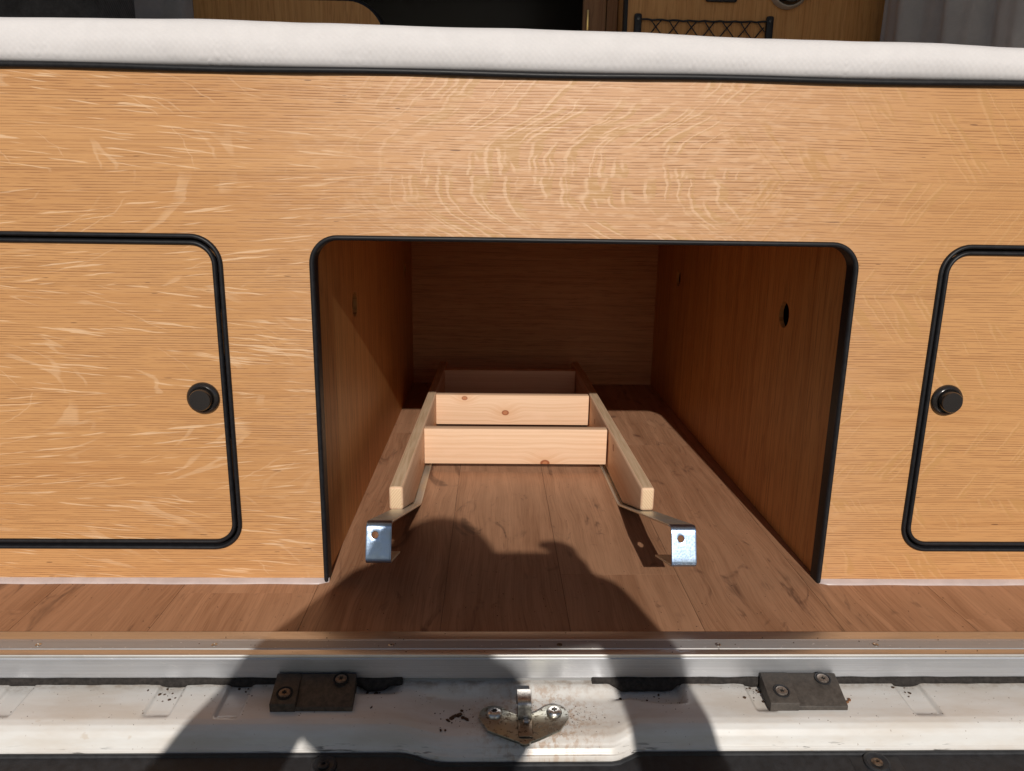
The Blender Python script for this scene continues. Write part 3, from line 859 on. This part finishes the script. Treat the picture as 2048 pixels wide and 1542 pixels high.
# latch striker
def latch():
    zp = -0.0402
    L = []
    def arc(cx, cy, r, a0, a1, k=8):
        for i in range(k+1):
            a = math.radians(a0 + (a1-a0)*i/k); L.append((cx + r*math.cos(a), cy + r*math.sin(a)))
    arc(0.0050, -0.2035, 0.0150, 215, 62)          # left lobe (outline runs clockwise)
    L.append((0.0215, -0.1985)); L.append((0.0260, -0.2015)); L.append((0.0430, -0.2015)); L.append((0.0475, -0.1985))
    arc(0.0650, -0.2025, 0.0150, 118, -35)
    L += [(0.0700, -0.2240), (0.0480, -0.2370)]
    arc(0.0345, -0.2385, 0.0062, -20, -160, 5)
    L += [(0.0210, -0.2370), (-0.0010, -0.2250)]
    plate = slab('latch_striker', [L], 0.0030, zinc('latch_zinc', (0.40, 0.40, 0.36), dirt=0.53, base=0.32), lambda u, v, w: (u, v, zp + w - 0.001*sm(-0.21, -0.235, v)), van, bev=0.0006)
    plate['label'] = 'zinc plated latch striker plate with upright hook and two screws'
    screw(plate, (0.0055, -0.2020, zp+0.003), 0.0080, STEEL, None, star=0.45, h=0.5)
    screw(plate, (0.0655, -0.2000, zp+0.003), 0.0080, STEEL, Matrix.Rotation(0.4, 4, 'Z'), star=0.45, h=0.5)
    # raised rib under the hook
    box('plate_rib', (0.0285, -0.2360, zp+0.0026), (0.0425, -0.2040, zp+0.0044), zinc('latch_rib_zinc', (0.34, 0.28, 0.22), dirt=0.50, base=0.40), plate, bev=0.0012)
    # hook: strip bent over towards the van
    path = [(-0.2110, zp+0.003), (-0.2105, zp+0.009), (-0.2090, zp+0.0155)]
    for k in range(1, 7):
        a = math.radians(90*k/6); path.append((-0.2090 + 0.005*(1-math.cos(a)), zp+0.0155 + 0.005*math.sin(a)))
    path += [(-0.1970, zp+0.0206), (-0.1900, zp+0.0202)]
    for k in range(1, 7):
        a = math.radians(90*k/6); path.append((-0.1900 + 0.005*math.sin(a), zp+0.0202 - 0.005*(1-math.cos(a))))
    path += [(-0.1845, zp+0.010), (-0.1850, zp+0.002)]
    bm = bmesh.new(); rows = []
    for (y, z) in path:
        hw = 0.0068 if y < -0.203 else 0.0074
        cx = 0.0352
        rows.append([bm.verts.new((cx - hw, y, z)), bm.verts.new((cx + hw, y, z))])
    for A, B in zip(rows, rows[1:]): bm.faces.new((A[0], A[1], B[1], B[0]))
    bmesh.ops.recalc_face_normals(bm, faces=bm.faces)
    h = from_bm('hook', bm, STEEL, plate, True)
    md = h.modifiers.new('s', 'SOLIDIFY'); md.thickness = 0.0026; md.offset = 0
    bv = h.modifiers.new('b', 'BEVEL'); bv.width = 0.0007; bv.segments = 2; bv.limit_method = 'ANGLE'
    lathe('rivet', [(0.0034, 0.0), (0.0034, 0.0012), (0.0026, 0.0020), (0.0, 0.0020)], STEEL, plate, n=18, axis='z', at=(0.0368, -0.2152, zp+0.0044))
latch()

# bumper
def bump_fn(x, y, z):
    bay = sm(-0.085, -0.045, x)*(1 - sm(0.120, 0.150, x))
    return (x, y - bay*0.0080*(1 - sm(-0.30, -0.36, y)), z - bay*0.0045*(1 - sm(-0.30, -0.36, y)))
BP = [(-0.2312, -0.085), (-0.2312, -0.0590), (-0.2320, -0.0570), (-0.2338, -0.0565), (-0.2350, -0.0572), (-0.2356, -0.0590), (-0.2385, -0.0600), (-0.2750, -0.0660), (-0.330, -0.0720), (-0.345, -0.0780), (-0.352, -0.0900), (-0.356, -0.30), (-0.34, -0.42), (-0.233, -0.42)]
bumper = extrude_x('bumper', BP, -0.95, 0.95, BLACKPL, van, nx=240, fn=bump_fn, ang=40)
box('bumper_pad', (0.3500, -0.2660, -0.0650), (0.3990, -0.2362, -0.0584), BLACKPL, van, bev=0.0015).data.transform(Matrix.Translation((0, -0.2362, -0.0590)) @ Matrix.Rotation(math.radians(9.3), 4, 'X') @ Matrix.Translation((0, 0.2362, 0.0584)))
gr = lathe('bumper_grommet', [(0.0125, 0.0), (0.0122, 0.0020), (0.0100, 0.0030), (0.0080, 0.0018), (0.0, 0.0012)], BLACKPL, van, n=32, axis='z', at=(0.3745, -0.2450, -0.0606), rot=Matrix.Rotation(math.radians(9), 4, 'X'))
screw(gr, (0.3745, -0.2450, -0.0592), 0.0056, RUSTY, None, h=0.3)
gl = lathe('bumper_grommet', [(0.0125, 0.0), (0.0122, 0.0020), (0.0100, 0.0030), (0.0080, 0.0018), (0.0, 0.0012)], BLACKPL, van, n=32, axis='z', at=(-0.1560, -0.2450, -0.0612), rot=Matrix.Rotation(math.radians(9), 4, 'X'))
screw(gl, (-0.1560, -0.2450, -0.0598), 0.0056, BLACKPL, None, h=0.3)  # screw coloured black to paint in the shade on this side
# shell: sides, roof, open tailgate, far front
box('van_floor_pan', (-0.90, -0.158, -0.10), (0.90, 3.0, -0.0130), LINING, van)
for s in (-1, 1):
    a, b = sorted((s*0.895, s*0.935))
    box('side_panel', (a, -0.20, -0.36), (b, 3.0, 0.62), PAINT, van)
    box('rear_pillar', (a, -0.20, 0.6205), (b, 0.45 if s < 0 else 1.10, 1.30), PAINT, van)  # lengthened, most on the right, to keep window light off the curtain
    box('window_rail', (a, 0.4505 if s < 0 else 1.1005, 1.12), (b, 3.0, 1.30), PAINT, van)
    box('rear_lamp', (a - 0.004 if s < 0 else a + 0.010, -0.222, 0.30), (b - 0.010 if s < 0 else b + 0.004, -0.2005, 0.60), plain('lamp_red', (0.35, 0.02, 0.015), rough=0.2), van, bev=0.004)
slab('roof', [[(-0.935, -0.20), (0.935, -0.20), (0.935, 3.0), (-0.935, 3.0)], rrect(-0.55, 0.18, 0.60, 0.80, 0.05)], 0.034, PAINT, lambda u, v, w: (u, v, 1.3005 + w), van)   # hatch opening added to let sky light onto the cabinets
bm = bmesh.new()
gate = [(-0.205, 1.33), (-0.20, 1.305), (-1.02, 1.440), (-1.10, 1.440), (-1.10, 1.475), (-1.02, 1.480)]
rows = [[bm.verts.new((x, y, z)) for y, z in gate] for x in (-0.93, 0.93)]
for k in range(6): bm.faces.new((rows[0][k], rows[0][(k+1) % 6], rows[1][(k+1) % 6], rows[1][k]))
bm.faces.new(rows[0]); bm.faces.new(rows[1][::-1]); bmesh.ops.recalc_face_normals(bm, faces=bm.faces)
tg = from_bm('tailgate', bm, PAINT, van); tg['label'] = 'raised white tailgate'
box('cab_bulkhead', (-0.895, 2.20, -0.012), (0.895, 2.22, 1.30), GLOSSBLACK, van)

# ------------------------------------------------------------------ things above the mattress
# left side board with a rounded end
lb = empty('kitchen_board', 'oak board with rounded black edged end behind the mattress on the left', 'board')
L = rrect(-0.652, 0.5885, -0.2385, 0.8690, 0.075, corners=(0, 0, 1, 0))
slab('board', [L], 0.018, CAB_OAK, FRONT(0.90), lb)
edge = [p for p in L if p[0] > -0.2385 - 0.0751 and p[1] > 0.60] + [(-0.652, 0.869)]
tube('edge_trim', [(-0.2385, 0.909, 0.589)] + [(a, 0.909, b) for a, b in edge], 0.0080, RUBBER, lb)
box('back_plate', (-0.652, 0.9185, 0.5885), (-0.30, 0.94, 1.10), GLOSSBLACK, lb)
# right cabinet
rc = empty('tall_cabinet', 'tall oak cabinet behind the mattress on the right, vertical grain', 'cabinet')
def X_(px, d=1.71): return (px - 985)*d/FPX*1.0
box('front', (0.2760, 0.850, 0.5885), (0.875, 0.866, 1.295), CAB_OAK, rc)
box('edge_trim', (0.2690, 0.846, 0.5885), (0.2757, 0.870, 1.295), RUBBER, rc)
box('cabinet_side', (0.2700, 0.8705, 0.5885), (0.2860, 1.30, 1.295), CAB_OAK, rc)
box('socket', (0.4375, 0.8420, 0.8700), (0.5020, 0.8498, 0.925), BLACKPL, rc, bev=0.003)
post = empty('wardrobe_door', 'dark oak door strip with slim brass handle beside the tall cabinet', 'door')
box('door_leaf', (0.1930, 0.940, 0.5885), (0.2420, 0.956, 1.295), DARK_OAK, post)
box('door_leaf', (0.2450, 0.938, 0.5885), (0.2675, 0.954, 1.295), DARK_OAK, post)
box('handle', (0.2005, 0.9330, 0.828), (0.2050, 0.9398, 0.870), BRASS, post, bev=0.001)
# round reading lamp on the cabinet
lp = empty('reading_lamp', 'round black reading lamp with beige ring on the tall cabinet', 'lamp')
lathe('lamp_ring', [(0.0, 0.0), (0.0400, 0.0), (0.0405, 0.010), (0.0370, 0.016), (0.0345, 0.016), (0.0340, 0.008), (0.0, 0.008)], RING, lp, n=48, at=(0.6085, 0.8495, 0.8990))
lathe('lamp_head', [(0.0338, 0.006), (0.0338, 0.020), (0.0300, 0.026), (0.0180, 0.027), (0.0170, 0.024), (0.0, 0.024)], BLACKMET, lp, n=48, at=(0.6085, 0.8495, 0.8990))
# net pocket
np_ = empty('storage_net', 'black elastic storage net between two black bars on the tall cabinet', 'net')
zt = 0.8400
for cx in (0.2975, 0.5745):
    o = box('end_bar', (cx-0.0078, 0.8400, 0.690), (cx+0.0078, 0.8498, zt+0.005), BLACKPL, np_, bev=0.004)
    lathe('bar_screw', [(0.0030, 0.0), (0.0028, 0.0008), (0.0, 0.0010)], BLACKMET, np_, n=14, at=(cx, 0.8400, zt-0.006))
a, b = 0.3050, 0.5670
tube('top_cord', [(a + (b-a)*i/24, 0.843, zt - 0.0065 + 0.0010*math.sin(i*2.2) - 0.0015*math.sin(math.pi*i/24)) for i in range(25)], 0.0020, BLACKPL, np_)
NN = 7; stp = (b-a)/NN
for i in range(-2, NN+1):
    for sgn in (1, -1):
        pts = []
        for k in range(13):
            t = k/12; x = a + stp*(i + 0.5 + (t*2.6 if sgn > 0 else 2.6*(1-t)))
            if a <= x <= b: pts.append((x, 0.842 - 0.0012*sgn + 0.001*math.sin(k), zt - 0.008 - t*0.118 + 0.0012*math.sin(i*3+k)))
        if len(pts) > 2: tube('net_cord', pts, 0.0013, BLACKPL, np_, res=2)
# curtains
def curtain(name, x0, y0, x1, y1, z0, z1, folds, amp, ph, lab):
    d = Vector((x1-x0, y1-y0)); Ln = d.length; d.normalize(); nn = Vector((-d.y, d.x))
    bm = bmesh.new(); rows = []; NX, NZ = 90, 10
    for i in range(NX+1):
        t = i/NX; row = []
        for k in range(NZ+1):
            zt_ = k/NZ
            w_ = amp*(math.sin(t*folds*2*math.pi + ph + 0.5*math.sin(zt_*3)) + 0.35*math.sin(t*folds*4.7*math.pi + 1.3))*(0.75+0.25*zt_)
            p = Vector((x0, y0)) + d*(Ln*t) + nn*w_
            row.append(bm.verts.new((p.x, p.y, z0 + (z1-z0)*zt_)))
        rows.append(row)
    for A, B in zip(rows, rows[1:]):
        for k in range(NZ): bm.faces.new((A[k], A[k+1], B[k+1], B[k]))
    bmesh.ops.recalc_face_normals(bm, faces=bm.faces)
    o = from_bm(name, bm, CURTAIN, None, True)
    md = o.modifiers.new('s', 'SOLIDIFY'); md.thickness = 0.0012
    return tag(o, lab, 'curtain')
curtain('curtain', 0.7700, 0.780, 0.885, 0.42, 0.643, 1.12, 3.2, 0.016, 0.4, 'grey curtain with soft folds at the right, beside the tall cabinet')
curtain('curtain', -0.880, 0.66, -0.635, 0.885, 0.643, 1.12, 2.6, 0.013, 1.4, 'grey curtain at the left, between charcoal cushion and oak board')
# charcoal cushion on the far left with a beige strap
cu = empty('charcoal_cushion', 'dark charcoal felt cushion with beige strap on the far left of the mattress', 'cushion')
bm = bmesh.new(); bm_box(bm, (-0.885, 0.40, 0.642), (-0.607, 0.56, 0.98))
bmesh.ops.bevel(bm, geom=list(bm.edges), offset=0.020, segments=4, affect='EDGES', profile=0.5)
bmesh.ops.recalc_face_normals(bm, faces=bm.faces)
shade_auto(from_bm('cushion_body', bm, CHARCOAL, cu), 60)
bm = bmesh.new(); bm_box(bm, (-0.700, 0.388, 0.768), (-0.632, 0.3985, 0.784))
bmesh.ops.bevel(bm, geom=list(bm.edges), offset=0.003, segments=2, affect='EDGES')
bmesh.ops.rotate(bm, cent=(-0.63, 0.39, 0.772), matrix=Matrix.Rotation(math.radians(12), 3, 'Y'), verts=bm.verts)
bmesh.ops.recalc_face_normals(bm, faces=bm.faces)
shade_auto(from_bm('strap', bm, BEIGE, cu), 60)

# ------------------------------------------------------------------ the photographer, kneeling behind the phone with the sun on the back
SKIN = plain('skin', (0.46, 0.27, 0.19), rough=0.5, var=0.08)
JUMPER = fabric('navy_jumper', (0.050, 0.055, 0.075), warp=500)
JEANS = fabric('blue_jeans', (0.060, 0.080, 0.140), warp=700)
HAIR = plain('brown_hair', (0.060, 0.040, 0.028), rough=0.7, var=0.3, scale=200)
def capsule(bm, p, q, ra, rb, n=12):
    p, q = Vector(p), Vector(q); d = (q-p)
    ax = d.normalized() if d.length > 1e-6 else Vector((0, 0, 1))
    rotm = ax.to_track_quat('Z', 'Y').to_matrix().to_4x4()
    rings = []; Ln = d.length
    for k in range(-4, 1):
        a = math.radians(k*90/4); rings.append((ra*math.cos(a), ra*math.sin(a)))
    for k in range(0, 5):
        a = math.radians(k*90/4); rings.append((rb*math.cos(a), Ln + rb*math.sin(a)))
    vs = []
    for r, h in rings:
        r = max(r, 1e-5)
        vs.append([bm.verts.new(Matrix.Translation(p) @ rotm @ Vector((r*math.cos(2*math.pi*i/n), r*math.sin(2*math.pi*i/n), h))) for i in range(n)])
    for A, B in zip(vs, vs[1:]):
        for i in range(n): bm.faces.new((A[i], A[(i+1) % n], B[(i+1) % n], B[i]))
    bm.faces.new(vs[0][::-1]); bm.faces.new(vs[-1])
def chain(bm, pts):
    for (p, ra), (q, rb) in zip(pts, pts[1:]): capsule(bm, p, q, ra, rb)
HC = Vector((-0.016, -1.215, 0.600))
bm = bmesh.new()
chain(bm, [((-0.030, -1.300, 0.500), 0.066), ((-0.020, -1.255, 0.570), 0.066)])                       # neck
chain(bm, [((-0.035, -1.330, 0.410), 0.105), ((-0.030, -1.300, 0.520), 0.080)])                      # collar
chain(bm, [((-0.20, -1.335, 0.375), 0.072), ((-0.03, -1.335, 0.410), 0.100), ((0.15, -1.335, 0.375), 0.072)])  # shoulders
chain(bm, [((-0.092, -1.285, 0.540), 0.058), ((-0.030, -1.325, 0.530), 0.070), ((0.030, -1.285, 0.520), 0.060)])  # hood round the neck
for dx in (-0.07, 0.07):
    chain(bm, [((-0.03+dx, -1.335, 0.360), 0.105), ((-0.03+dx, -1.365, 0.10), 0.100), ((-0.03+dx*1.1, -1.380, -0.08), 0.110)])  # torso
for s in (-1, 1):
    hx = -0.03 + s*0.095
    chain(bm, [((hx, -1.385, -0.12), 0.098), ((hx + s*0.03, -1.22, -0.535), 0.064)])                 # thigh to knee on the ground
    chain(bm, [((hx + s*0.03, -1.22, -0.535), 0.062), ((hx + s*0.03, -1.62, -0.555), 0.042)])        # shin
    chain(bm, [((hx + s*0.03, -1.62, -0.555), 0.042), ((hx + s*0.035, -1.74, -0.52), 0.036), ((hx + s*0.035, -1.76, -0.575), 0.022)])
# arms
chain(bm, [((0.100, -0.893, 0.450), 0.016), ((0.150, -0.900, 0.456), 0.020)])  # filler by the right palm, added to close a lit spot in the shadow
chain(bm, [((-0.080, -0.898, 0.486), 0.022), ((-0.124, -0.915, 0.462), 0.028)])  # filler by the left hand, added to fill a notch in the shadow
chain(bm, [((-0.050, -0.897, 0.424), 0.018), ((0.030, -0.897, 0.408), 0.021), ((0.100, -0.900, 0.414), 0.022), ((0.165, -0.918, 0.436), 0.028)])   # added under the phone as left fingers to fill the cast shadow
chain(bm, [((0.165, -1.330, 0.370), 0.066), ((0.236, -1.065, 0.262), 0.050), ((0.200, -0.955, 0.400), 0.038), ((0.172, -0.920, 0.446), 0.036)])
chain(bm, [((-0.210, -1.330, 0.370), 0.068), ((-0.262, -1.080, 0.300), 0.060), ((-0.172, -0.965, 0.402), 0.048), ((-0.135, -0.930, 0.444), 0.036)])
def hand(s, cx, cz, wrist):
    """s=+1 right, -1 left: palm beside the phone end, fingers on the front, thumb behind"""
    chain(bm, [(wrist, 0.029), ((cx + s*0.022, -0.900, cz - 0.020), 0.022), ((cx + s*0.020, -0.895, cz + 0.018), 0.020)])
    for k, (dz, ln) in enumerate(((0.030, 0.9), (0.010, 1.0), (-0.010, 0.95), (-0.029, 0.75))):
        b0 = Vector((cx + s*0.022, -0.890, cz + dz*0.8)); b1 = Vector((cx + s*0.019, -0.862, cz + dz))
        b2 = Vector((cx + s*0.002, -0.8495, cz + dz + 0.002)); b3 = Vector((cx - s*0.020*ln, -0.8510, cz + dz + 0.002))
        chain(bm, [(b0, 0.0105), (b1, 0.0092), (b2, 0.0080), (b3, 0.0068)])
    chain(bm, [((cx + s*0.020, -0.905, cz - 0.012), 0.0125), ((cx + s*0.006, -0.895, cz + 0.010), 0.0105), ((cx - s*0.016, -0.8835, cz + 0.022), 0.0085)])
PX0, PX1, PZ = -0.050, 0.124, 0.4590
hand(1, PX1 + 0.004, PZ + 0.004, (0.182, -0.925, 0.438))
hand(-1, PX0 - 0.004, PZ - 0.002, (-0.135, -0.930, 0.440))
me = bpy.data.meshes.new('tmpbody')
# head: skull, jaw, nose, ears
def ball(c, r):
    g = bmesh.ops.create_uvsphere(bm, u_segments=24, v_segments=16, radius=1.0)
    for v in g['verts']: v.co = Vector(c) + Vector((v.co.x*r[0], v.co.y*r[1], v.co.z*r[2]))
ball(HC + Vector((0, -0.012, 0.025)), (0.079, 0.096, 0.092))
ball(HC + Vector((0, 0.022, -0.045)), (0.060, 0.070, 0.072))
ball(HC + Vector((0, 0.096, -0.018)), (0.012, 0.016, 0.020))
ball(HC + Vector((0, 0.082, -0.066)), (0.024, 0.014, 0.007))
for s in (-1, 1):
    ball(HC + Vector((s*0.081, -0.012, -0.005)), (0.010, 0.020, 0.031))
    ball(HC + Vector((s*0.030, 0.074, 0.018)), (0.020, 0.016, 0.008))
bm.to_mesh(me); bm.free()
po = bpy.data.objects.new('tmpbody', me); COL.objects.link(po)
rm = po.modifiers.new('r', 'REMESH'); rm.mode = 'VOXEL'; rm.voxel_size = 0.0050
smo = po.modifiers.new('s', 'SMOOTH'); smo.factor = 0.5; smo.iterations = 3
dg = bpy.context.evaluated_depsgraph_get(); dg.update()
bme = bpy.data.meshes.new_from_object(po.evaluated_get(dg))
bpy.data.objects.remove(po)
person = link('person', bme, [SKIN, JUMPER, JEANS], None, True)
tag(person, 'kneeling person in dark jumper and jeans holding up a phone, casting the big shadow', 'person')
for p in bme.polygons:
    c = p.center
    if c.z < -0.05: p.material_index = 2
    elif c.y > -0.935 or (c.z > 0.515 and c.y > -1.36 and abs(c.x + 0.016) < 0.11 and c.y < -1.0): p.material_index = 0
    else: p.material_index = 1
bm = bmesh.new()
g = bmesh.ops.create_uvsphere(bm, u_segments=40, v_segments=28, radius=1.0)
for v in bm.verts:
    q = v.co.copy(); k = 1.0 + 0.025*mnoise.noise(q*7)
    v.co = HC + Vector((0, -0.018, 0.030)) + Vector((q.x*0.0855*k, q.y*0.1000*k, q.z*0.0985*k))
kill = [f for f in bm.faces if (f.calc_center_median().y > HC.y + 0.040 and f.calc_center_median().z < HC.z + 0.070) or f.calc_center_median().z < HC.z - 0.055]
bmesh.ops.delete(bm, geom=kill, context='FACES')
from_bm('hair', bm, HAIR, person, True)
for s in (-1, 1):
    bm = bmesh.new(); bmesh.ops.create_uvsphere(bm, u_segments=12, v_segments=8, radius=0.011)
    bmesh.ops.translate(bm, vec=HC + Vector((s*0.030, 0.072, 0.004)), verts=bm.verts)
    from_bm('eye', bm, plain('eye_white', (0.6, 0.6, 0.58), rough=0.2), person, True)
ph = empty('phone', 'black smartphone held sideways in both hands', 'phone')
box('phone_body', (PX0, -0.8790, PZ-0.0370), (PX1, -0.8710, PZ+0.0370), GLOSSBLACK, ph, bev=0.0035)
lathe('phone_lens', [(0.0060, 0.0), (0.0060, 0.0012), (0.0048, 0.0014), (0.0, 0.0012)], BLACKMET, ph, n=20, at=(0.0, -0.8710, 0.4608))

# ------------------------------------------------------------------ crumbs and dirt
def crumbs(name, spots, mat, parent=None):
    bm = bmesh.new()
    for (x, y, z, r) in spots:
        g = bmesh.ops.create_icosphere(bm, subdivisions=1, radius=1.0)
        a = random.uniform(0, 6.3); e = random.uniform(0.45, 1.0)
        for v in g['verts']:
            k = random.uniform(0.7, 1.15); q = v.co*k*r
            qx = q.x*math.cos(a) - q.y*e*math.sin(a); qy = q.x*math.sin(a) + q.y*e*math.cos(a)
            v.co = Vector((x + qx, y + qy, z + q.z*0.45))
    o = from_bm(name, bm, mat, parent)
    return o
from bisect import bisect
sv = [(v.co.x, v.co.y, v.co.z) for v in sill.data.vertices]
NROW = len(SPF)
def sill_z(x, y):
    i = int(round((x + 0.88)/1.76*1100)); i = max(0, min(1100, i))
    col_ = sv[i*NROW:(i+1)*NROW]
    return min(col_, key=lambda q: abs(q[1]-y))[2]
sp = []
for k in range(90):                                   # round the latch
    x = random.gauss(0.085, 0.016); y = random.gauss(-0.2, 0.010); sp.append((x, y, sill_z(x, y), random.uniform(0.0003, 0.0009)))
for k in range(26):
    x = random.gauss(-0.030, 0.008); y = random.gauss(-0.2, 0.006); sp.append((x, y, sill_z(x, y), random.uniform(0.0004, 0.0012)))
for cx, cy, n_, s_ in ((-0.252, -0.167, 20, 0.010), (-0.33, -0.172, 22, 0.010), (0.165, -0.178, 34, 0.016), (0.275, -0.172, 26, 0.008), (0.44, -0.168, 18, 0.010), (-0.115, -0.170, 16, 0.007)):
    for k in range(n_):
        x = random.gauss(cx, s_); y = min(-0.166, random.gauss(cy, 0.008)); sp.append((x, y, sill_z(x, y), 0.0004 + 0.0022*random.random()**3))
for k in range(260):
    x = random.uniform(-0.6, 0.66); y = random.uniform(-0.218, -0.166); sp.append((x, y, sill_z(x, y), random.uniform(0.0003, 0.0008)))
tag(crumbs('dirt_crumbs', sp, CRUMB), 'scattered brown dirt crumbs on the white painted sill', 'dirt', kind='stuff')
cl = []
for (x, y, r) in ((-0.034, -0.2005, 0.0042), (-0.030, -0.1985, 0.0040), (-0.0225, -0.2045, 0.0040), (-0.0405, -0.2065, 0.0034), (-0.0275, -0.1925, 0.0022), (-0.037, -0.2030, 0.0030), (-0.026, -0.2025, 0.0028), (-0.047, -0.2200, 0.0020), (-0.0425, -0.2195, 0.0017)):
    cl.append((x, y, sill_z(x, y) + 0.0005, r))
tag(crumbs('dirt_clump', cl, CRUMB), 'clump of dark brown dirt on the sill left of the latch', 'dirt')
fs = [(random.uniform(-0.55, 0.62), random.uniform(-0.110, -0.006), 0.0004, random.uniform(0.0003, 0.0009)) for k in range(140)]
fs += [(random.uniform(-0.18, 0.40), random.uniform(0.0, 0.34), 0.0004, random.uniform(0.0003, 0.0008)) for k in range(110)]
fs += [(random.uniform(-0.6, 0.64), random.uniform(-0.159, -0.118), 0.0033, random.uniform(0.0003, 0.0010)) for k in range(60)]
tag(crumbs('floor_crumbs', fs, CRUMB), 'fine dark crumbs scattered over the brown plank floor and flange', 'dirt', kind='stuff')
leaf = crumbs('dry_leaf', [(0.3665, -0.1920, sill_z(0.3665, -0.1920)+0.0008, 0.0030), (0.3700, -0.1890, sill_z(0.3700, -0.1890)+0.001, 0.0026), (0.3640, -0.1945, sill_z(0.3640, -0.1945)+0.0008, 0.0022)], plain('dry_leaf_brown', (0.22, 0.10, 0.045), rough=0.8))
tag(leaf, 'small curled dry leaf scrap at the corner of the right guide block', 'leaf')
